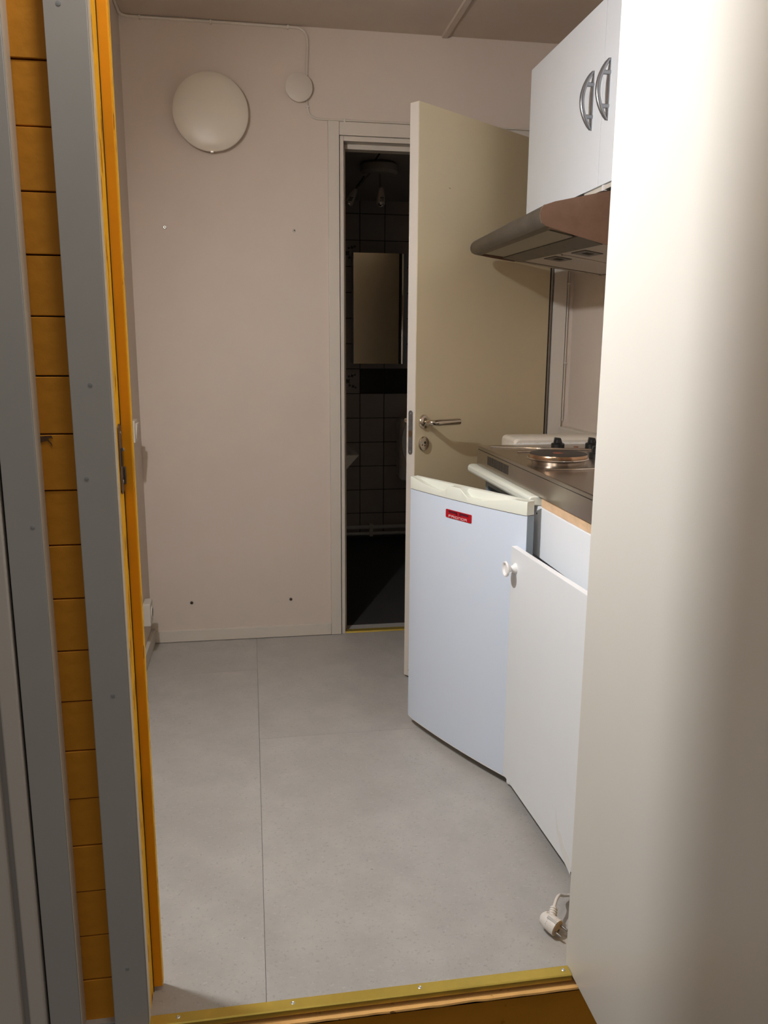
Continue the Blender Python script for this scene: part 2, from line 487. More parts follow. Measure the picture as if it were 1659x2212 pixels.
# neighbouring white door on the far left
nd = thing('door_3', (-0.6, 1.36, -0.28), 'white panelled door beside the grey casing at the left edge', 'door', kind='structure')
obj('casing', MB().box(-0.3905, -0.3365, 1.343, 1.374, -0.29, 2.12), 'casing', nd, bevel=0.0015)
obj('casing_edge', MB().box(-0.3365, -0.3350, 1.3435, 1.374, -0.29, 2.12), 'casing_edge', nd)
obj('nail_head', MB().lathe([(0.0036, 0), (0.0036, -0.0006), (0.0012, -0.0009)], (-0.350, 1.343, 0.957), axis=1, seg=12), 'casing_nail', nd)
obj('door_gap_strip', MB().box(-0.3955, -0.3906, 1.356, 1.374, -0.29, 2.12), 'dark', nd)
obj('door_stile', MB().box(-0.4245, -0.3952, 1.340, 1.374, -0.285, 2.10), 'white_door', nd, bevel=0.003)
obj('door_groove_shade', MB().box(-0.436, -0.4245, 1.352, 1.374, -0.285, 2.10), 'casing', nd)  # recess coloured grey to stand in for its shade
obj('door_panel', MB().box(-0.95, -0.436, 1.338, 1.374, -0.285, 2.10), 'white_door', nd, bevel=0.003)

# ------------------------------------------------------------------ outer door standing open on the right
od = thing('door_2', (0.632, 0.96, -0.012), 'white entry door swung open outward, filling the right side', 'door', kind='structure')
obj('door_leaf', MB().box(0.6125, 0.6545, 0.515, 1.3752, -0.004, 2.03), 'outer_leaf', od, bevel=0.003, segs=3)
for z in (0.22, 1.05, 1.86):
    obj('hinge', MB().lathe([(0.006, 0), (0.006, 0.09)], (0.662, 1.378, z), seg=12), 'steel_bright', od)

# ------------------------------------------------------------------ bathroom door leaf (open into the kitchen)
LC = Vector((0.580, 2.848, 0))
LD = Vector((math.cos(math.radians(37.11)), math.sin(math.radians(37.11)), 0))
LN = Vector((LD.y, -LD.x, 0))
LW, LT = 0.843, 0.040
def L(): return MB(LC, LD, LN, (0, 0, 1))          # a along the leaf, b towards the camera, c up
bd = thing('door_1', tuple(LC + LD * 0.42 - LN * 0.02), 'cream bathroom door standing half open behind the fridge', 'door', kind='structure')
obj('door_leaf', L().box(0.0006, LW, -LT, 0, 0.008, 2.045), 'lock_leaf', bd, bevel=0.0015)
obj('leaf_edge', L().box(-0.0006, 0.0006, -LT + 0.001, -0.001, 0.010, 2.043), 'leaf_edge', bd)
def stadium(cx, z0, z1, r, n=9):
    pts = [(cx + r * math.cos(math.pi * k / n), z1 - r + r * math.sin(math.pi * k / n)) for k in range(n + 1)]
    pts += [(cx + r * math.cos(math.pi + math.pi * k / n), z0 + r + r * math.sin(math.pi + math.pi * k / n)) for k in range(n + 1)]
    return pts
b = L()
b.prism([(q[0], q[1]) for q in stadium(-LT / 2, 0.862, 1.021, 0.0100)], -0.0022, -0.0004, axis=0)
lp = obj('lock_plate', b, 'lockplate', bd)
obj('latch_hole', L().prism(stadium(-LT / 2, 0.926, 0.950, 0.0072), -0.0030, -0.0020, axis=0), 'chip', lp)
for z in (1.010, 0.873):
    obj('screw', L().lathe([(0.0030, 0), (0.0030, -0.0012), (0.0010, -0.0016)], (-0.0022, -LT / 2, z), axis=0, seg=10), 'steel_screw', lp)
# lever handle
ro = obj('handle_rosette', L().lathe([(0.026, 0), (0.026, 0.004), (0.0235, 0.0075), (0.015, 0.009), (0.0125, 0.011)], (0.046, 0, 0.979), axis=1, seg=32), 'chrome', bd, smooth=True)
b = L()
rings = []
for k in range(15):
    t = k / 14
    a = 0.046 + max(0.0, t - 0.22) / 0.78 * 0.138
    bb = 0.010 + min(1, t / 0.30) * 0.040 + 0.010 * max(0, t - 0.5)
    w = 0.0100 if t < 0.3 else 0.0120 - 0.001 * t
    hgt = 0.0100 if t < 0.3 else 0.0118
    zc = 0.979 - 0.004 * t
    d = Vector((0, 1, 0)) if t < 0.2 else (Vector((1, 0.6, 0)).normalized() if t < 0.36 else Vector((1, 0.07, 0)).normalized())
    s = Vector((-d.y, d.x, 0))
    ring = []
    for q in range(14):
        ang = 2 * math.pi * q / 14
        pt = Vector((a, bb, zc)) + s * (w * math.cos(ang)) + Vector((0, 0, 1)) * (hgt * math.sin(ang))
        ring.append(tuple(pt))
    rings.append(ring)
b.loft(rings)
obj('door_handle', b, 'chrome', bd, smooth=True)
es = obj('keyhole_rosette', L().lathe([(0.0265, 0), (0.0265, 0.005), (0.0245, 0.0075), (0.004, 0.0082)], (0.046, 0, 0.900), axis=1, seg=32), 'chrome', bd, smooth=True)
obj('keyhole', L().lathe([(0.0048, 0.0076), (0.0048, 0.0086)], (0.047, 0, 0.904), axis=1, seg=14), 'black', es)
obj('keyhole_slot', L().box(0.0428, 0.0500, 0.0076, 0.0085, 0.8915, 0.8950), 'black', es)
for a in (0.033, 0.060):
    obj('screw', L().lathe([(0.0032, 0.0068), (0.0032, 0.0084), (0.001, 0.0088)], (a, 0, 0.8965), axis=1, seg=10), 'strike', es)
obj('turn_knob', L().lathe([(0.024, -LT), (0.024, -LT - 0.006), (0.007, -LT - 0.008), (0.007, -LT - 0.016), (0.0075, -LT - 0.020)], (0.046, 0, 0.900), axis=1, seg=20), 'chrome', bd, smooth=True)
b = L()
b.lathe([(0.025, -LT), (0.025, -LT - 0.006), (0.008, -LT - 0.009), (0.008, -LT - 0.045)], (0.046, 0, 0.979), axis=1, seg=20)
b.tube([(0.046, -LT - 0.045, 0.979), (0.10, -LT - 0.052, 0.979), (0.18, -LT - 0.055, 0.977)], 0.009)
obj('door_handle', b, 'chrome', bd, smooth=True)
b = L().box(0.004, 0.030, 0.000, 0.010, 0.012, 0.024)
b.box(0.006, 0.026, 0.0, 0.014, 0.010, 0.016)
obj('door_holder', b, 'plastic', bd, bevel=0.001)
obj('screw', L().lathe([(0.003, 0), (0.003, -0.0016), (0.001, -0.002)], (-0.0006, -LT / 2 + 0.006, 0.034), axis=0, seg=10), 'strike', bd)
for z in (0.25, 1.80):
    obj('hinge', L().lathe([(0.006, 0), (0.006, 0.08)], (LW + 0.004, -0.010, z), seg=12), 'steel_bright', bd)
obj('hinge_gap_strip', L().box(LW, LW + 0.011, -0.038, -0.002, 0.01, 2.04), 'dark', bd)  # dark strip filling the gap on the hinge side

# ------------------------------------------------------------------ bathroom beyond
def bb(name, mb, material, label, cat): return struct(name, mb, material, label, cat)
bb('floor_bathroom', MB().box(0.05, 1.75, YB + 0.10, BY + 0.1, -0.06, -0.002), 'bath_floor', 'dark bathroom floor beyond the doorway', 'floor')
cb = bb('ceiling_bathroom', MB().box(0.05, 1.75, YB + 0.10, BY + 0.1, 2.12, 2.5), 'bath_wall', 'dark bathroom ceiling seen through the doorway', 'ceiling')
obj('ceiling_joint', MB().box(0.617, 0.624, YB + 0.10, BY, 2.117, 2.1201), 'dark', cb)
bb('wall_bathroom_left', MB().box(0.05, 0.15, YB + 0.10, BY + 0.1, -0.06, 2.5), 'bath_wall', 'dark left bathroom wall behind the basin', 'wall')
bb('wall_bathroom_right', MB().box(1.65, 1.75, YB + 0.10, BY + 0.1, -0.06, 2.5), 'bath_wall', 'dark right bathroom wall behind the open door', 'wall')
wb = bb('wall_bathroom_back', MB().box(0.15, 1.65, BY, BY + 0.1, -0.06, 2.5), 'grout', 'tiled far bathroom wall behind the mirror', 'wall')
TS = 0.1565
tproto = {}
def tile_mesh(kind):
    if kind not in tproto:
        b = MB().box(-TS / 2 + 0.0025, TS / 2 - 0.0025, -0.006, 0.0, 0.0025, TS - 0.0025)
        o = obj('tile', b, kind, None, bevel=0.0015, segs=1, origin=(0, 0, 0))
        tproto[kind] = o.data
        bpy.data.objects.remove(o)
    return tproto[kind]
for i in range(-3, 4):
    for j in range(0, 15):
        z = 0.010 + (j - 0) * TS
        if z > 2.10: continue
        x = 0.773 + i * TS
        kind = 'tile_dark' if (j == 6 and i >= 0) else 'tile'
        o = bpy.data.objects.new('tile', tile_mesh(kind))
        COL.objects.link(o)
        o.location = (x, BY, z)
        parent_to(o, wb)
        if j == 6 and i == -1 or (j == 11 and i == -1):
            b = MB()
            cx, cz = x + 0.0, z + TS / 2
            for (dx, dz, r) in ((0, 0, 0.020), (0.028, 0.034, 0.013), (0.034, -0.032, 0.013), (-0.03, 0.03, 0.012), (0.012, -0.026, 0.012),
                                (0.046, 0.040, 0.009), (0.050, -0.040, 0.009), (-0.028, -0.034, 0.012), (0.008, 0.03, 0.011)):
                pts = [(cx + dx + r * math.cos(2 * math.pi * k / 8 + dx * 40) * (1.0 if k % 2 else 0.55),
                        cz + dz + r * math.sin(2 * math.pi * k / 8 + dx * 40) * (1.0 if k % 2 else 0.55)) for k in range(8)]
                b.prism(pts, BY - 0.0066, BY - 0.0055, axis=1)
            obj('flower_print', b, 'flower', o)

mc = thing('mirror_cabinet', (0.80, BY - 0.06, 1.14), 'mirror cabinet on the tiled wall of the dark bathroom', 'mirror')
obj('cabinet_body', MB().box(0.641, 0.972, BY - 0.105, BY - 0.007, 1.142, 1.800), 'white', mc)
obj('mirror_door', MB().box(0.640, 0.954, BY - 0.122, BY - 0.106, 1.140, 1.802), 'mirror', mc)
obj('side_door', MB().box(0.956, 0.973, BY - 0.122, BY - 0.106, 1.140, 1.802), 'fridge_side', mc)

sl = thing('spot_lamp', (0.65, 4.15, 2.065), 'unlit ceiling lamp with two small spotlights in the bathroom', 'lamp')
obj('ceiling_plate', MB().lathe([(0.075, 0.055), (0.092, 0.042), (0.092, 0.012), (0.08, 0)], (0.65, 4.15, 2.065), seg=32), 'bath_wall', sl, smooth=True)
for (x, zt_, tilt) in ((0.648, 1.995, -0.10), (0.520, 1.985, -0.55)):
    b = MB().tube([(min(max(x, 0.60), 0.70), 4.12, 2.066), (x, 4.10, zt_ - 0.01)], 0.0045)
    arm = obj('spot_arm', b, 'steel_bright', sl)
    d = Vector((tilt, -0.22, -1)).normalized()
    o0 = Vector((x + 0.006, 4.095, zt_))
    b = MB().tube([tuple(o0 + d * q) for q in (0, 0.012, 0.040, 0.075, 0.080)], [0.010, 0.015, 0.019, 0.022, 0.020], seg=18)
    sp_ = obj('spot_head', b, 'tile', sl, smooth=True)
    bmx = MB()
    for q in range(3):
        c = o0 + d * (0.050 + q * 0.008)
        bmx.box(c.x - 0.008, c.x + 0.010, c.y - 0.0235, c.y - 0.019, c.z - 0.0016, c.z + 0.0016)
    obj('vent_slot', bmx, 'dark', sp_)
    e1 = o0 + d * 0.080
    obj('spot_bulb', MB().tube([tuple(e1), tuple(e1 + d * 0.006), tuple(e1 + d * 0.010)], [0.017, 0.014, 0.005], seg=14), 'mirror', sp_, smooth=True)

# toilet with raised lid
to = thing('toilet', (1.12, 4.95, 0), 'white toilet with raised lid in the dark bathroom', 'toilet')
obj('tank', MB().box(0.93, 1.31, BY - 0.17, BY - 0.008, 0.40, 0.80), 'porcelain', to, bevel=0.03, segs=4)
b = MB()
rings = []
for (z, sx, sy, dy) in ((0, 0.11, 0.17, 0.02), (0.12, 0.10, 0.16, 0.0), (0.28, 0.15, 0.21, -0.02), (0.38, 0.185, 0.25, -0.04), (0.40, 0.185, 0.25, -0.04)):
    rings.append([(1.12 + sx * math.cos(2 * math.pi * k / 28), 4.82 + dy + sy * math.sin(2 * math.pi * k / 28), z) for k in range(28)])
b.loft(rings)
obj('bowl', b, 'porcelain', to, smooth=True)
b = MB()
rings = []
for dy in (0, -0.02):
    rings.append([(1.12 + 0.19 * math.cos(2 * math.pi * k / 28), 4.99 + dy, 0.66 + 0.235 * math.sin(2 * math.pi * k / 28)) for k in range(28)])
b.loft(rings)
obj('raised_lid', b, 'porcelain', to, smooth=True)
b = MB()
b.tube([(1.12 + 0.165 * math.cos(2 * math.pi * k / 28), 4.77 + 0.20 * math.sin(2 * math.pi * k / 28), 0.42) for k in range(29)], 0.020)
obj('seat', b, 'black', to, smooth=True)

ba = thing('wash_basin', (0.32, 3.95, 0.62), 'small white basin on the dark bathroom wall', 'basin')
b = MB()
b.loft([[(0.155, 3.78, 0.62), (0.40, 3.80, 0.62), (0.40, 4.10, 0.62), (0.155, 4.12, 0.62)],
        [(0.155, 3.74, 0.72), (0.48, 3.76, 0.72), (0.48, 4.14, 0.72), (0.155, 4.16, 0.72)],
        [(0.155, 3.73, 0.745), (0.50, 3.75, 0.745), (0.50, 4.15, 0.745), (0.155, 4.17, 0.745)],
        [(0.22, 3.79, 0.745), (0.46, 3.79, 0.745), (0.46, 4.11, 0.745), (0.22, 4.11, 0.745)],
        [(0.25, 3.84, 0.66), (0.42, 3.84, 0.66), (0.42, 4.06, 0.66), (0.25, 4.06, 0.66)]])
obj('bowl', b, 'porcelain', ba, bevel=0.006)
b = MB().tube([(0.19, 3.95, 0.745), (0.19, 3.95, 0.85), (0.22, 3.95, 0.87), (0.30, 3.95, 0.85)], 0.010)
obj('tap', b, 'chrome', ba, smooth=True)

wp = thing('water_pipe', (0.8, BY - 0.03, 0.07), 'white pipe run along the foot of the tiled bathroom wall', 'pipe')
obj('pipe_run', MB().tube([(0.16, BY - 0.035, 0.078), (1.6, BY - 0.035, 0.078)], 0.014), 'porcelain', wp, smooth=True)
obj('pipe_run', MB().tube([(0.16, BY - 0.035, 0.035), (1.6, BY - 0.035, 0.035)], 0.011), 'porcelain', wp, smooth=True)
obj('pipe_clamp', MB().box(0.752, 0.776, BY - 0.055, BY - 0.007, 0.018, 0.100), 'plastic', wp, bevel=0.003)

# ------------------------------------------------------------------ round wall lamps
def round_lamp(c, axis, sgn, glass, label):
    t = thing('wall_lamp', c, label, 'lamp')
    base = [(0.118, 0), (0.118, sgn * 0.030), (0.125, sgn * 0.032)]
    dome = [(0.125, 0.030), (0.1375, 0.032), (0.1408, 0.037), (0.1398, 0.043), (0.1340, 0.0475), (0.112, 0.0530), (0.078, 0.0575), (0.040, 0.0600), (0.002, 0.0608)]
    obj('lamp_base', MB().lathe(base, c, axis=axis, seg=48), 'plastic', t, smooth=True)
    obj('lamp_glass', MB().lathe([(r, sgn * h) for r, h in dome], c, axis=axis, seg=64), glass, t, smooth=True)
    for s in (1, -1):
        b = MB()
        if axis == 1: b.box(c[0] - 0.005, c[0] + 0.005, c[1] + sgn * 0.044, c[1] + sgn * 0.030, c[2] + s * 0.1395 - 0.004, c[2] + s * 0.1395 + 0.005)
        else: b.box(c[0] + sgn * 0.030, c[0] + sgn * 0.044, c[1] - 0.005, c[1] + 0.005, c[2] + s * 0.1395 - 0.004, c[2] + s * 0.1395 + 0.005)
        obj('clip', b, 'steel_screw', t)
    return t
round_lamp((-0.118, YB, 2.107), 1, -1, 'lamp_white', 'large round white wall lamp, unlit, on the cream back wall')
# lit spotlight on the left wall, just inside the entry, aimed down into the kitchen
LP = Vector((XL + 0.050, 1.547, 1.93))
LA = Vector((0.74, 0.05, -0.60)).normalized()
t = thing('wall_spotlight', (XL, 1.547, 1.93), 'small lit spotlight on the left kitchen wall, aimed down at the floor', 'lamp')
obj('wall_plate', MB().lathe([(0.030, 0), (0.030, 0.010), (0.022, 0.014)], (XL, 1.547, 1.985), axis=0, seg=24), 'plastic', t, smooth=True)
q0 = LP - LA * 0.050
obj('arm', MB().tube(smooth_path([(XL + 0.010, 1.547, 1.985), (XL + 0.016, 1.540, 1.985), tuple(q0)], 5), 0.005), 'plastic', t, smooth=True)
obj('spot_head', MB().tube([tuple(LP - LA * d) for d in (0.070, 0.066, 0.030, 0.004, 0.0)], [0.010, 0.016, 0.024, 0.028, 0.0275], seg=24), 'plastic', t, smooth=True)
obj('lens', MB().tube([tuple(LP), tuple(LP + LA * 0.0015)], [0.025, 0.0245], seg=24), 'lit', t)

# unseen globe lamp added above the entry to brighten the outside
t = thing('outdoor_fill_lamp', (-0.05, 1.06, 2.35), 'added unseen globe lamp brightening the outside of the entry', 'lamp')
obj('globe', MB().lathe([(0.085 * math.sin(math.pi * k / 14) + 0.0005, 2.43 - 0.085 * math.cos(math.pi * k / 14)) for k in range(15)], (-0.05, 1.06, 0), seg=28), 'lit_fill', t, smooth=True)
obj('arm', MB().tube(smooth_path([(-0.05, 1.375, 2.50), (-0.05, 1.28, 2.56), (-0.05, 1.10, 2.57), (-0.05, 1.06, 2.52)], 6), 0.010), 'black', t, smooth=True)
obj('wall_plate', MB().lathe([(0.045, 0), (0.045, -0.012), (0.02, -0.02)], (-0.05, 1.395, 2.50), axis=1, seg=24), 'black', t, smooth=True)

# junction box and surface cables
jb = thing('junction_box', (0.216, YB, 2.16), 'small round junction box cover between cables on the back wall', 'junction box')
obj('box_base', MB().lathe([(0.049, 0), (0.049, -0.018)], (0.216, YB, 2.215), axis=1, seg=40), 'plastic', jb, smooth=True)
obj('box_cover', MB().lathe([(0.0515, -0.0195), (0.0525, -0.021), (0.0520, -0.0245), (0.049, -0.026), (0.002, -0.0265)], (0.216, YB, 2.215), axis=1, seg=40), 'trim', jb, smooth=True)
def cable(path, clips, label, r=0.0042, twin=True):
    mid = path[len(path) // 2]
    t = thing('surface_cable', mid, label, 'cable')
    sp = smooth_path(path, 5)
    obj('cable_run', MB().tube(sp, r, seg=8), 'trim', t, smooth=True)
    for c, ax in clips:
        hx, hy, hz = (0.0035, 0.006, 0.007) if ax == 'x' else ((0.007, 0.006, 0.0035) if ax == 'z' else (0.007, 0.0035, 0.006))
        b = MB().box(c[0] - hx, c[0] + hx, c[1] - hy, c[1] + hy, c[2] - hz, c[2] + hz)
        obj('cable_clip', b, 'plastic', t, bevel=0.001)
    return t
yw = YB - 0.005
cable([(XL + 0.006, 1.75, ZC - 0.0065), (XL + 0.006, 2.6, ZC - 0.0065), (XL + 0.006, 3.28, ZC - 0.0065), (XL + 0.0065, 3.355, ZC - 0.0065)],
      [((XL + 0.006, 2.3, ZC - 0.0065), 'y')],
      'thin cream cable along the top of the left kitchen wall', r=0.0055)
cable([(XL + 0.0065, 3.355, ZC - 0.0065), (XL + 0.012, 3.375, ZC - 0.0065), (XL + 0.030, yw, ZC - 0.0068), (XL + 0.06, yw, ZC - 0.007),
       (-0.25, yw, ZC - 0.0065), (0.0, yw, ZC - 0.0065), (0.17, yw, ZC - 0.007), (0.222, yw, ZC - 0.009), (0.246, yw, ZC - 0.030),
       (0.251, yw, 2.37), (0.248, yw, 2.30), (0.247, yw, 2.262)],
      [((XL + 0.075, yw, ZC - 0.008), 'x'), ((-0.108, yw, ZC - 0.008), 'x'), ((0.178, yw, ZC - 0.008), 'x')],
      'thin cream cable under the ceiling, dropping to the junction box', r=0.0055)
cable([(0.248, yw, 2.172), (0.249, yw, 2.150), (0.257, yw, 2.126), (0.278, yw, 2.112), (0.31, yw, 2.1095), (0.40, yw, 2.1100), (0.8, yw, 2.1100), (1.30, yw, 2.1100)],
      [((0.2485, yw, 2.152), 'z'), ((0.392, yw, 2.1100), 'x')],
      'thin cream cable leaving the junction box over the bathroom door frame')
cable([(1.30, yw, 2.1100), (1.332, yw, 2.106), (1.345, yw, 2.085), (1.346, yw, 1.9), (1.346, yw, 1.4), (1.346, yw, 0.93)],
      [((1.346, yw, 1.51), 'z'), ((1.346, yw, 1.18), 'z')],
      'thin cream cable running down beside the right architrave behind the hood')

# screws left in the back wall
for (x, z, lab) in ((-0.309, 1.693, 'bright screw in the back wall, upper left of the four'), (0.190, 1.695, 'bright screw in the back wall, upper right of the four'),
                    (-0.269, 0.171, 'dark screw in the back wall, lower left of the four'), (0.151, 0.168, 'dark screw in the back wall, lower right of the four')):
    t = thing('wall_screw', (x, YB, z), lab, 'screw', 'screws left in the back wall')
    up_ = z > 1
    obj('screw_head', MB().lathe([(0.0068, 0), (0.0068, -0.002), (0.0048, -0.0038), (0.0040, -0.0038)], (x, YB, z), axis=1, seg=14), 'steel_screw' if up_ else 'strike', t)
    obj('screw_recess', MB().lathe([(0.0030, -0.0036), (0.0030, -0.0041)], (x + 0.0006, YB, z), axis=1, seg=8), 'dark', t)

# switch and socket on the left wall
t = thing('light_switch', (XL, 3.135, 0.89), 'cream rocker switch on the left wall beside the ochre frame', 'switch')
obj('frame_plate', MB().box(XL, XL + 0.018, 3.094, 3.176, 0.890, 0.972), 'plastic', t, bevel=0.003)
obj('rocker', MB().prism([(XL + 0.018, 0.903), (XL + 0.0195, 0.903), (XL + 0.026, 0.960), (XL + 0.018, 0.960)], 3.108, 3.162, axis=1), 'plastic', t, bevel=0.001)
t = thing('wall_socket', (XL, 3.195, 0.155), 'cream power socket low on the left wall above the baseboard', 'socket')
obj('frame_plate', MB().box(XL, XL + 0.030, 3.155, 3.235, 0.155, 0.247), 'plastic', t, bevel=0.003)
obj('socket_ring', MB().lathe([(0.026, 0.030), (0.026, 0.034), (0.021, 0.034), (0.019, 0.031)], (XL, 3.195, 0.201), axis=0, seg=28), 'plastic', t, smooth=True)
obj('socket_well', MB().lathe([(0.0185, 0.0305), (0.0185, 0.0325)], (XL, 3.195, 0.201), axis=0, seg=24), 'strike', t)

# trunking on the right wall
t = thing('cable_trunking', (1.35, 3.03, 0.86), 'white trunking box along the right wall behind the hob', 'trunking')
obj('trunking_box', MB().box(1.331, XR, 2.90, YB - 0.016, 0.862, 0.908), 'trim', t, bevel=0.002)
obj('trunking_lid', MB().box(1.327, 1.331, 2.90, YB - 0.016, 0.868, 0.902), 'trim', t)

# ------------------------------------------------------------------ upper cabinet
UX = 1.0
uc = thing('wall_cabinet', (1.19, 2.34, 1.70), 'white two-door wall cabinet above the range hood', 'cabinet')
obj('cabinet_body', MB().box(UX + 0.0185, XR, 1.72, 2.954, 1.70, 2.192), 'white', uc)
for (y0, y1, hy) in ((2.337, 2.955, 2.400), (1.718, 2.3335, 2.290)):
    dr = obj('cabinet_door', MB().box(UX, UX + 0.018, y0, y1, 1.6975, 2.193), 'white', uc, bevel=0.0012)
    path = []
    for k in range(17):
        q = -1 + 2 * k / 16
        path.append((UX - 0.004 - 0.030 * (1 - q * q), hy, 1.943 + 0.078 * q))
    rr = [0.0035 + 0.0035 * math.sqrt(max(0, 1 - abs(-1 + 2 * k / 16) ** 3)) for k in range(17)]
    b = MB().tube(path, rr, seg=12)
    hd = obj('handle', b, 'handle_grey', dr, smooth=True)
    b = MB()
    for s in (-1, 1):
        b.tube([(UX, hy, 1.943 + s * 0.043), (UX - 0.026, hy, 1.943 + s * 0.043)], 0.0062, seg=12)
    b.tube([(UX - 0.0015, hy, 1.943 - 0.080), (UX - 0.0025, hy, 1.943 - 0.04), (UX - 0.0025, hy, 1.943 + 0.04), (UX - 0.0015, hy, 1.943 + 0.080)], [0.002, 0.0035, 0.0035, 0.002], seg=8)
    # posts sit under the same handle
    po = obj('handle_posts', b, 'handle_grey', dr, smooth=True)
obj('door_gap_strip', MB().box(UX + 0.003, UX + 0.0184, 2.3337, 2.3368, 1.70, 2.192), 'fridge_side', uc)  # grey strip painting the shade between the two doors
obj('light_rail', MB().box(UX + 0.004, UX + 0.020, 1.75, 2.44, 1.683, 1.6965), 'plastic', uc, bevel=0.002)
obj('rail_clip', MB().box(UX + 0.001, UX + 0.012, 2.296, 2.306, 1.681, 1.6965), 'white_edge', uc)

# ------------------------------------------------------------------ range hood
hood = thing('range_hood', (1.06, 2.58, 1.53), 'bronze and grey range hood under the white wall cabinet', 'range hood')
YN, YF = 2.205, 2.950
def hp(near):
    # closed side profile (x, z): front nose, top, back, underside rim
    if near:
        return [(0.803, 1.5670), (0.792, 1.5745), (0.7865, 1.587), (0.7855, 1.600), (0.789, 1.612), (0.797, 1.6215), (0.825, 1.631), (0.896, 1.646), (0.977, 1.663),
                (1.06, 1.680), (1.30, 1.692), (1.30, 1.470), (0.975, 1.5235), (0.883, 1.546)]
    return [(0.812, 1.5715), (0.801, 1.577), (0.7955, 1.586), (0.7950, 1.597), (0.799, 1.608), (0.808, 1.617), (0.832, 1.627), (0.896, 1.643), (0.977, 1.660),
            (1.06, 1.678), (1.30, 1.692), (1.30, 1.505), (0.975, 1.548), (0.883, 1.560)]
PN, PF = hp(True), hp(False)
def lerp(a, b, t): return a + (b - a) * t
# outer shell without the underside
b = MB()
idx = list(range(0, 12))
rings = []
for t in (0, 0.25, 0.5, 0.75, 1):
    rings.append([(lerp(PN[i][0], PF[i][0], t), lerp(YN, YF, t), lerp(PN[i][1], PF[i][1], t)) for i in idx])
b.loft(rings, cap=False, closed=False)
obj('hood_shell', b, 'hood_front', hood, smooth=True)
for (pr_, y, s, mt) in ((PN, YN, -1, 'hood'), (PF, YF, 1, 'hood')):
    b = MB()
    n = len(pr_)
    th_ = 0.003
    b.loft([[(q[0], y, q[1]) for q in pr_], [(q[0], y + s * th_, q[1]) for q in pr_]])
    obj('side_panel', b, mt, hood)
# bright rim between front and side
b = MB().tube([(q[0] - 0.0005, YN - 0.0005, q[1]) for q in PN[1:6]], 0.0014, seg=6)
obj('edge_trim', b, 'steel_bright', hood)
def under(a, t, dz=0.0):
    """a: 0 at the front rim, 1 at x=1.30; t: 0 near, 1 far"""
    def zz(P):
        x = lerp(P[0][0], 1.30, a)
        pts = [P[0], P[13], P[12], P[11]]
        for q, r in zip(pts, pts[1:]):
            if q[0] <= x <= r[0] + 1e-9:
                return x, q[1] + (r[1] - q[1]) * (x - q[0]) / (r[0] - q[0])
        return x, pts[-1][1]
    xn, zn = zz(PN)
    xf, zf = zz(PF)
    return (lerp(xn, xf, t), lerp(YN, YF, t), lerp(zn, zf, t) + dz)
def upanel(a0, a1, t0, t1, d0, d1, thick=0.004, n=4):
    b = MB()
    rings = []
    for k in range(n + 1):
        t = lerp(t0, t1, k / n)
        lo0, lo1 = under(a0, t, d0), under(a1, t, d1)
        rings.append([lo0, lo1, (lo1[0], lo1[1], lo1[2] + thick), (lo0[0], lo0[1], lo0[2] + thick)])
    return b.loft(rings)
obj('front_underside', upanel(0.0, 0.05, 0, 1, 0, 0.002), 'hood_front', hood)
obj('lamp_cover', upanel(0.052, 0.20, 0.07, 0.95, 0.003, 0.006), 'hood_glass', hood)
obj('lamp_slot', upanel(0.03, 0.21, 0.012, 0.985, 0.012, 0.012), 'dark', hood)
obj('lamp_rail', upanel(0.205, 0.345, 0.02, 0.985, 0.004, 0.001), 'hood_front', hood)
obj('rail_gap', upanel(0.345, 0.362, 0.02, 0.985, 0.008, 0.008), 'dark', hood)
for (t0, t1) in ((0.035, 0.485), (0.50, 0.965)):
    fl_ = obj('grease_filter', upanel(0.362, 0.97, t0, t1, 0.004, 0.004), 'filter', hood)
    tc_ = (t0 + t1) / 2 + (0.06 if t0 < 0.2 else -0.08)
    lt = obj('filter_latch', upanel(0.385, 0.50, tc_ - 0.075, tc_ + 0.075, 0.0015, 0.0015, 0.003), 'hood_front', fl_)
    obj('latch_opening', upanel(0.420, 0.468, tc_ - 0.035, tc_ + 0.02, 0.0008, 0.0008, 0.002), 'dark', fl_)
obj('filter_divider', upanel(0.38, 0.99, 0.487, 0.498, 0.0005, 0.0005), 'steel_bright', hood)
obj('rear_rim', upanel(0.97, 1.0, 0.0, 1.0, 0, 0), 'steel_bright', hood)
obj('end_rim', upanel(0.30, 1.0, 0.975, 1.0, 0, 0), 'steel_bright', hood)
obj('end_rim', upanel(0.02, 1.0, 0.0, 0.03, 0, 0), 'hood', hood)

# ------------------------------------------------------------------ steel hob top
HX, HZ, HY0, HY1 = 0.764, 0.9155, 1.50, 2.675
hob = thing('steel_hob_top', (1.07, 2.09, 0.85), 'stainless steel kitchen top with electric hotplate and side vents', 'hob')
b = MB()
b.box(HX, XR - 0.002, HY0, HY1, HZ - 0.012, HZ)
obj('top_plate', b, 'steel', hob, bevel=0.002)
ap = obj('front_apron', MB().box(HX, HX + 0.004, HY0, HY1, 0.8495, HZ - 0.0125), 'steel', hob)
obj('apron_end', MB().box(HX + 0.0045, XR - 0.002, HY1 - 0.004, HY1, 0.8495, HZ - 0.0125), 'steel', hob)
for k in range(20):
    y = 2.548 - k * 0.0112
    obj('vent_slot', MB().box(HX - 0.0006, HX + 0.0005, y - 0.0022, y + 0.0022, 0.8665, 0.8945), 'dark', ap)
PCX, PCY = 0.876, 2.222
b = MB().lathe([(0.074, 0.0), (0.078, 0.010), (0.087, 0.013), (0.089, 0.016), (0.087, 0.0185)], (PCX, PCY, HZ), seg=56)
hr = obj('hotplate_ring', b, 'steel_bright', hob, smooth=True)
pl_ = obj('hotplate_rim', MB().lathe([(0.085, 0.0185), (0.0855, 0.024), (0.083, 0.0285)], (PCX, PCY, HZ), seg=56), 'rim', hob, smooth=True)
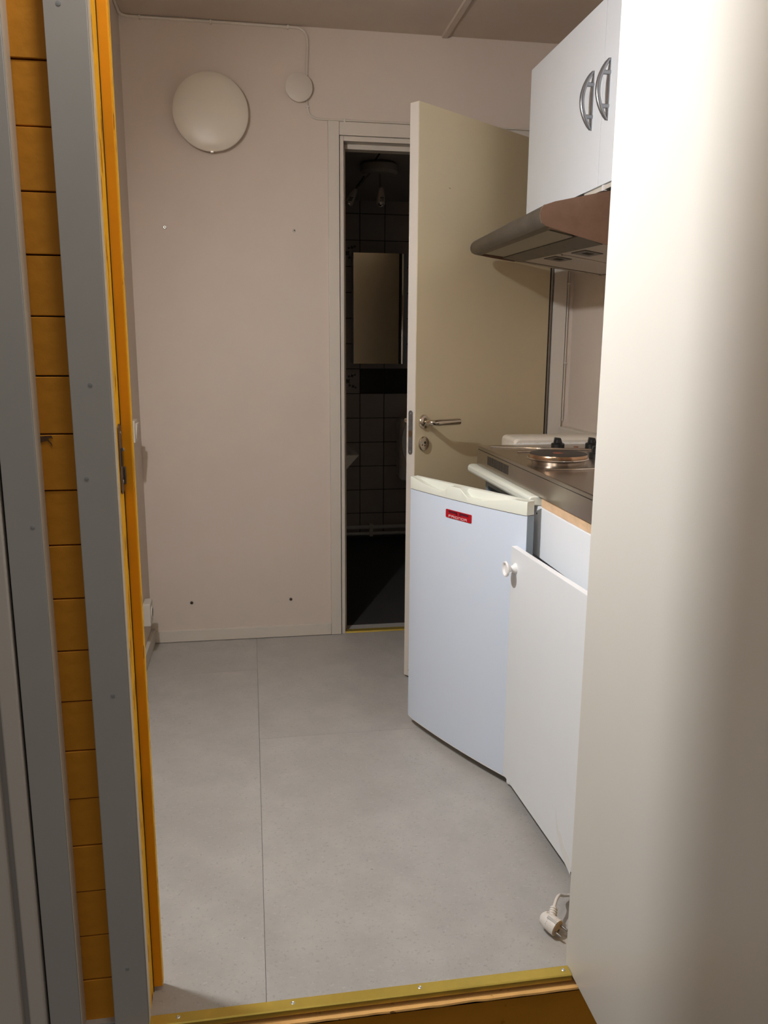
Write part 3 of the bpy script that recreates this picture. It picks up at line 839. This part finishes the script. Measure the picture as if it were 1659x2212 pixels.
hpz = obj('hotplate', MB().lathe([(0.083, 0.0285), (0.080, 0.0305), (0.030, 0.0300), (0.004, 0.0298)], (PCX, PCY, HZ), seg=56), 'iron', hob, smooth=True)
obj('red_dot', MB().lathe([(0.0145, 0.0301), (0.0143, 0.0305), (0.002, 0.0305)], (PCX, PCY, HZ), seg=28), 'rust', hpz)
for (kx, ky) in ((1.017, 2.585), (1.134, 2.575), (1.045, 2.335)):
    b = MB().lathe([(0.0225, 0), (0.0225, 0.012), (0.0205, 0.0145), (0.013, 0.0165), (0.0118, 0.027)], (kx, ky, HZ), seg=28)
    kn = obj('control_knob', b, 'black', hob, smooth=True)
    b = MB(o=(kx, ky, HZ), ex=(0.96, -0.28, 0), ey=(0.28, 0.96, 0))
    b.loft([[(-0.0150, -0.008, 0.014), (0.0150, -0.008, 0.014), (0.0150, 0.008, 0.014), (-0.0150, 0.008, 0.014)],
            [(-0.0125, -0.006, 0.0345), (0.009, -0.006, 0.0320), (0.009, 0.006, 0.0320), (-0.0125, 0.006, 0.0345)]])
    obj('knob_grip', b, 'black', kn, bevel=0.002)
obj('indicator_lamp', MB().lathe([(0.008, 0), (0.008, 0.0012), (0.002, 0.002)], (1.085, 2.592, HZ), seg=16), 'rust', hob)
# pressed ribs of the plate
for path in ([(0.792, 2.612), (0.83, 2.600), (0.90, 2.572), (0.97, 2.540), (1.10, 2.50)], [(0.842, 2.482), (0.87, 2.478), (0.905, 2.478)],
             [(0.790, 2.095), (0.86, 2.088), (0.96, 2.098), (1.10, 2.10)]):
    b = MB().tube(smooth_path([(q[0], q[1], HZ + 0.0012) for q in path], 6), 0.0042, seg=8)
    obj('pressed_rib', b, 'steel_bright', hob, smooth=True)

# white upright padded board behind the counter end
pbd = thing('padded_board', (1.11, 2.74, 0), 'white padded board standing on end behind the steel hob', 'board')
b = MB()
rings = []
for (y, ins) in ((2.707, 0.006), (2.715, 0.0), (2.850, 0.0), (2.860, 0.006)):
    x0, x1, z1, r = 0.905 + ins, 1.325, 0.9325 - ins, 0.018
    ring = [(x0, y, 0.0), (x1, y, 0.0), (x1, y, z1)]
    for k in range(7):
        t = math.pi / 2 * (1 + k / 6)
        ring.append((x0 + r + r * math.cos(t), y, z1 - r + r * math.sin(t)))
    rings.append(ring)
b.loft(rings)
obj('padding', b, 'padded', pbd, smooth=True)
b = MB()
rings = []
for k in range(41):
    x = 0.906 + k * 0.0100
    w = 0.0016 * math.sin(k * 2.1) + 0.001 * math.sin(k * 5.3)
    zt = 0.9265 if k > 1 else 0.921
    rings.append([(x, 2.7055 + w, 0.80), (x, 2.7050 - w * 0.6, 0.9165 + w * 0.5 - 0.003), (x, 2.708, zt - 0.0065), (x, 2.7085, 0.80)])
b.loft(rings)
obj('gathered_cloth', b, 'ruffle', pbd, smooth=True)

# ------------------------------------------------------------------ base cabinet
bc = thing('base_cabinet', (1.07, 1.84, 0), 'white base cabinet with its door ajar under the steel hob', 'cabinet')
CX, CY0, CY1 = 0.766, 1.575, 2.121
b = MB()
b.box(CX + 0.016, XR - 0.02, CY1 - 0.016, CY1, 0.03, 0.822)
b.box(CX + 0.016, XR - 0.02, CY0, CY0 + 0.016, 0.03, 0.822)
b.box(CX + 0.016, XR - 0.02, CY0 + 0.016, CY1 - 0.016, 0.03, 0.046)
b.box(XR - 0.03, XR - 0.02, CY0 + 0.016, CY1 - 0.016, 0.046, 0.822)
obj('carcass', b, 'white', bc)
dfr = obj('drawer_front', MB().box(CX, CX + 0.016, CY0, CY1 - 0.0165, 0.6830, 0.8215), 'white', bc, bevel=0.0012)
obj('carcass_edge', MB().box(CX, CX + 0.016, CY1 - 0.016, CY1, 0.03, 0.8225), 'white_edge', bc, bevel=0.0008)
obj('screw_hole', MB().lathe([(0.0030, -0.0006), (0.0030, 0.0)], (CX, 2.075, 0.800), axis=0, seg=12), 'dark', dfr)
obj('top_batten', MB().box(CX + 0.004, CX + 0.045, CY0, 2.055, 0.8225, 0.8490), 'pine', bc)
obj('top_batten', MB().box(XR - 0.08, XR - 0.03, CY0, 2.055, 0.8225, 0.8490), 'pine', bc)
for (x, y) in ((0.80, 2.08), (0.80, 1.62), (1.30, 2.08), (1.30, 1.62)):
    obj('foot', MB().lathe([(0.018, 0), (0.018, 0.006), (0.012, 0.009), (0.012, 0.03)], (x, y, 0), seg=18), 'black', bc, smooth=True)
# door ajar
DL = Vector((0.6840, 2.036, 0)); DR = Vector((0.7095, 1.530, 0))
du = (DL - DR).normalized(); dn = Vector((-du.y, du.x, 0)); dl = (DL - DR).length
if dn.x > 0: dn = -dn
def D(): return MB(DR, du, dn, (0, 0, 1))
cdoor = obj('cabinet_door', D().box(0, dl, -0.016, 0, 0.0495, 0.7200), 'door_stain', bc, bevel=0.0006)
obj('door_edge', D().box(0, dl, -0.0158, -0.0002, 0.7200, 0.7205), 'white_edge', cdoor)
kc = (dl - 0.036, 0, 0.6675)
b = D().lathe([(0.0145, 0), (0.0138, 0.003), (0.0090, 0.009), (0.0075, 0.014), (0.0100, 0.019), (0.0190, 0.0240), (0.0212, 0.0270), (0.0206, 0.0302), (0.0178, 0.0314), (0.0150, 0.0298), (0.0125, 0.0265), (0.003, 0.0250)],
              kc, axis=1, seg=32)
obj('knob', b, 'knob', cdoor, smooth=True)
obj('hinge', D().box(0.050, 0.075, -0.058, -0.016, 0.12, 0.16), 'steel_bright', cdoor)
obj('hinge', D().box(0.050, 0.075, -0.058, -0.016, 0.58, 0.62), 'steel_bright', cdoor)
# faint dried drip mark at the foot of the door
wst = D().prism([(0.150, 0.160), (0.142, 0.128), (0.128, 0.112), (0.112, 0.108), (0.100, 0.092), (0.070, 0.080), (0.055, 0.060), (0.060, 0.040),
                 (0.090, 0.050), (0.120, 0.075), (0.140, 0.100), (0.152, 0.135)], -0.0002, 0.0002, axis=1)
obj('drip_mark', wst, 'drip', cdoor)
# ------------------------------------------------------------------ fridge
fr = thing('fridge', (1.05, 2.39, 0), 'small white fridge with cream cap and red badge, door ajar', 'fridge')
FX, FY0, FY1 = 0.796, 2.127, 2.672
b = MB()
b.box(FX, 1.30, FY0, FY0 + 0.03, 0.05, 0.822).box(FX, 1.30, FY1 - 0.03, FY1, 0.05, 0.822)
b.box(FX, 1.30, FY0 + 0.03, FY1 - 0.03, 0.05, 0.10).box(1.26, 1.30, FY0 + 0.03, FY1 - 0.03, 0.10, 0.822)
b.box(FX, 1.30, FY0 + 0.03, FY1 - 0.03, 0.780, 0.822)
obj('fridge_body', b, 'fridge_side', fr)
lid = obj('top_lid', MB().prism([(0.7410, 0.8240), (0.7380, 0.8300), (0.7385, 0.8400), (0.7430, 0.8470), (0.7520, 0.8490), (0.7620, 0.8490), (0.7700, 0.8478), (1.30, 0.8480), (1.30, 0.8225), (0.7440, 0.8225)], 2.068, 2.702, axis=1),
          'cream', fr, bevel=0.004, segs=3)
for (x, y) in ((0.84, FY0 + 0.05), (0.84, FY1 - 0.05), (1.25, FY0 + 0.05), (1.25, FY1 - 0.05)):
    obj('foot', MB().lathe([(0.016, 0), (0.016, 0.012), (0.008, 0.014), (0.008, 0.05)], (x, y, 0), seg=16), 'black', fr)
for z in (0.30, 0.52):
    obj('shelf', MB().box(0.84, 1.255, FY0 + 0.032, FY1 - 0.032, z, z + 0.006), 'fridge_side', fr)
# door, bowed outward
GR = Vector((0.7155, 2.0185, 0)); GL = Vector((0.4920, 2.487, 0))
gu = (GL - GR).normalized(); gn = Vector((-gu.y, gu.x, 0)); gl = (GL - GR).length
if gn.x > 0: gn = -gn
def G(): return MB(GR, gu, gn, (0, 0, 1))
BOW = 0.012
def bow(a): return BOW * (1 - (2 * a / gl - 1) ** 2)
def dpanel(z0, z1, back=-0.029, extra=0.0, a0=0.0, a1=None, n=16):
    a1 = gl if a1 is None else a1
    b = G()
    rings = []
    for k in range(n + 1):
        a = lerp(a0, a1, k / n)
        f = bow(a) + extra
        r = 0.0
        if k == 0 or k == n: r = 0.004
        rings.append([(a, back, z0), (a, f - r, z0), (a, f - r, z1), (a, back, z1)])
    return b.loft(rings)
fd = obj('fridge_door', dpanel(0.034, 0.804), 'fridge', fr, smooth=True)
obj('bottom_trim', dpanel(0.0295, 0.0338, extra=-0.001), 'white_edge', fd, smooth=True)
obj('cap_joint', dpanel(0.8042, 0.8058, extra=-0.0022), 'badge_dark', fd)
# cream cap with two scooped grips
b = G()
n = 48
cols = []
zt = 0.8440
for k in range(n + 1):
    a = gl * k / n
    f = bow(a)
    if k in (0, n): f -= 0.003
    s = a / gl                       # 0 hinge end, 1 free end
    def scoop(s, c, w): 
        q = abs(s - c) / w
        return max(0.0, 1 - q ** 3.0) if q < 1 else 0.0
    dep = 0.0
    if 0.09 < s < 0.50:
        q = (s - 0.09) / 0.41
        dep = 0.021 * min(1, (q / 0.55) ** 0.9) * (1 if q < 0.86 else max(0, 1 - (q - 0.86) / 0.14))
    elif 0.60 < s < 0.965:
        q = (0.965 - s) / 0.365
        dep = 0.021 * min(1, (q / 0.62) ** 0.9) * (1 if q < 0.86 else max(0, 1 - (q - 0.86) / 0.14))
    zf = zt - dep
    cols.append([(a, -0.029, 0.806), (a, f, 0.806), (a, f, zf - 0.003), (a, f - 0.0016, zf - 0.0008),
                 (a, f - 0.004, zf - 0.0012), (a, f - 0.019 if dep > 0.0005 else f - 0.012, zf - 0.0015 if dep > 0.0005 else zt - 0.0006),
                 (a, max(f - 0.024, -0.027), zt - 0.001), (a, max(f - 0.027, -0.028), zt), (a, -0.029, zt)])
b.loft(cols)
obj('handle_cap', b, 'cream', fd, smooth=True)
obj('door_end', G().box(-0.0012, 0.0, -0.029, -0.005, 0.034, 0.804), 'fridge_side', fd)
gas = obj('door_gasket', G().box(0.05, gl - 0.012, -0.040, -0.029, 0.04, 0.835), 'fridge_side', fd)
# hinge foot under the door
hb = obj('hinge_bracket', G().box(0.004, 0.040, -0.030, -0.004, 0.008, 0.0290), 'white_edge', fr, bevel=0.002)
b = MB().lathe([(0.020, 0), (0.020, 0.010), (0.010, 0.014), (0.010, 0.03)], (0.742, 2.062, 0), seg=20)
obj('foot', b, 'black', fr, smooth=True)
# badge: red plate with dark emblem bars and squared letters
ba_c = gl * 0.505
fb = bow(ba_c)
def B():
    o = G().p(ba_c, fb + 0.0006, 0.7615)
    return MB(o, -gu, gn, (0, 0, 1))        # a runs to the right as seen from the camera
bp = B()
bw, bh, r = 0.0575, 0.0122, 0.0030
poly = []
for (cx, cz, s) in ((bw - r, bh - r, 0), (-bw + r, bh - r, 1), (-bw + r, -bh + r, 2), (bw - r, -bh + r, 3)):
    for k in range(5):
        t = math.pi / 2 * (s + k / 4)
        poly.append((cx + r * math.cos(t), cz + r * math.sin(t)))
bp.prism(poly, -0.002, 0.0012, axis=1)
bdg = obj('brand_badge', bp, 'red', fd)
def strokes(rects, y0=0.0011, y1=0.0017):
    b = B()
    for (x0, x1, z0, z1) in rects: b.box(x0, x1, y0, y1, z0, z1)
    return b
em_ = []
for s in (-1, 1):
    for (zc, xa, xb) in ((0.0082, 0.006, 0.045), (0.0046, 0.006, 0.045)):
        x0, x1 = sorted((s * xa, s * xb))
        em_.append((x0, x1, zc - 0.0013, zc + 0.0013))
    x0, x1 = sorted((s * 0.0055, s * 0.010))
    em_.append((x0, x1, -0.0012, 0.0095))
obj('badge_emblem', strokes(em_), 'badge_dark', bdg)
LW_, LH, ST = 0.0105, 0.0068, 0.0014
def letter(ch, x):
    z0 = -0.0100
    V1, V2 = (x, x + ST, z0, z0 + LH), (x + LW_ - ST, x + LW_, z0, z0 + LH)
    T, Bo, Mi = (x, x + LW_, z0 + LH - ST, z0 + LH), (x, x + LW_, z0, z0 + ST), (x, x + LW_ * 0.9, z0 + LH * 0.42, z0 + LH * 0.42 + ST)
    if ch == 'F': return [V1, T, Mi]
    if ch == 'R': return [V1, T, Mi, V2]
    if ch == 'I': return [(x, x + ST, z0, z0 + LH)]
    if ch == 'O': return [V1, V2, T, Bo]
    if ch == 'N': return [V1, V2, T]
x = -0.0440
for ch in 'FRIONOR':
    obj('letter', strokes(letter(ch, x)), 'badge_letter', bdg)
    x += (ST if ch == 'I' else LW_) + 0.0030

# ------------------------------------------------------------------ plug on the floor
pg = thing('power_plug', (0.612, 1.455, 0), 'dirty white power plug lying on the floor by the open entry door', 'plug')
pc = Vector((0.6150, 1.4560, 0.0235))
ax = Vector((0.52, -0.84, -0.14)).normalized()         # pins point this way
sd = Vector((0.72, 0.58, 0.42)); sd = (sd - ax * sd.dot(ax)).normalized()
uu = ax.cross(sd)
def P(): return MB(pc, sd, uu, ax)
b = P()
rings = []
for (h, r1, r2) in ((-0.030, 0.008, 0.009), (-0.026, 0.0145, 0.0135), (-0.012, 0.0175, 0.0165), (0.004, 0.0185, 0.0185), (0.012, 0.0185, 0.0185)):
    rings.append([(r1 * math.cos(2 * math.pi * k / 24), r2 * math.sin(2 * math.pi * k / 24), h) for k in range(24)])
b.loft(rings)
obj('plug_body', b, 'plug', pg, smooth=True)
obj('plug_face', P().lathe([(0.0165, 0.0118), (0.0165, 0.0132), (0.014, 0.0140), (0.002, 0.0140)], (0, 0, 0), seg=24), 'plug_face', pg, smooth=True)
for s in (-1, 1):
    b = P().lathe([(0.0024, 0.0138), (0.0024, 0.0300), (0.0016, 0.0318)], (s * 0.0095, 0, 0), seg=14)
    obj('plug_pin', b, 'pin', pg, smooth=True)
    b = P().box(-0.0030, 0.0030, s * 0.0176, s * 0.0192, -0.012, 0.0125)
    obj('earth_clip', b, 'pin', pg)
obj('earth_socket', P().lathe([(0.0035, 0.0139), (0.0035, 0.0145)], (0, -0.007, 0), seg=14), 'black', pg)
obj('cable_grip', P().tube([(0.012, 0.003, -0.012), (0.022, 0.004, -0.017), (0.031, 0.005, -0.021)], [0.0085, 0.0080, 0.0062], seg=14), 'plug', pg, smooth=True)
for q in range(3):
    cpos = Vector((0.0175 + q * 0.0048, 0.0036 + q * 0.0005, -0.0145 - q * 0.0022))
    dirv = Vector((0.9, 0.08, -0.42)).normalized()
    b = P().tube([tuple(cpos - dirv * 0.0011), tuple(cpos + dirv * 0.0011)], 0.0098 - q * 0.0006, seg=16)
    obj('grip_rib', b, 'plug', pg)
e0 = P().p(0.031, 0.005, -0.021)
cord = smooth_path([tuple(e0), (e0.x + 0.022, e0.y + 0.030, e0.z + 0.002), (e0.x + 0.060, e0.y + 0.066, 0.016), (0.80, 1.56, 0.005), (0.95, 1.545, 0.005), (1.2, 1.51, 0.005)], 6)
obj('cord', MB().tube(cord, 0.0036, seg=10), 'plug', pg, smooth=True)
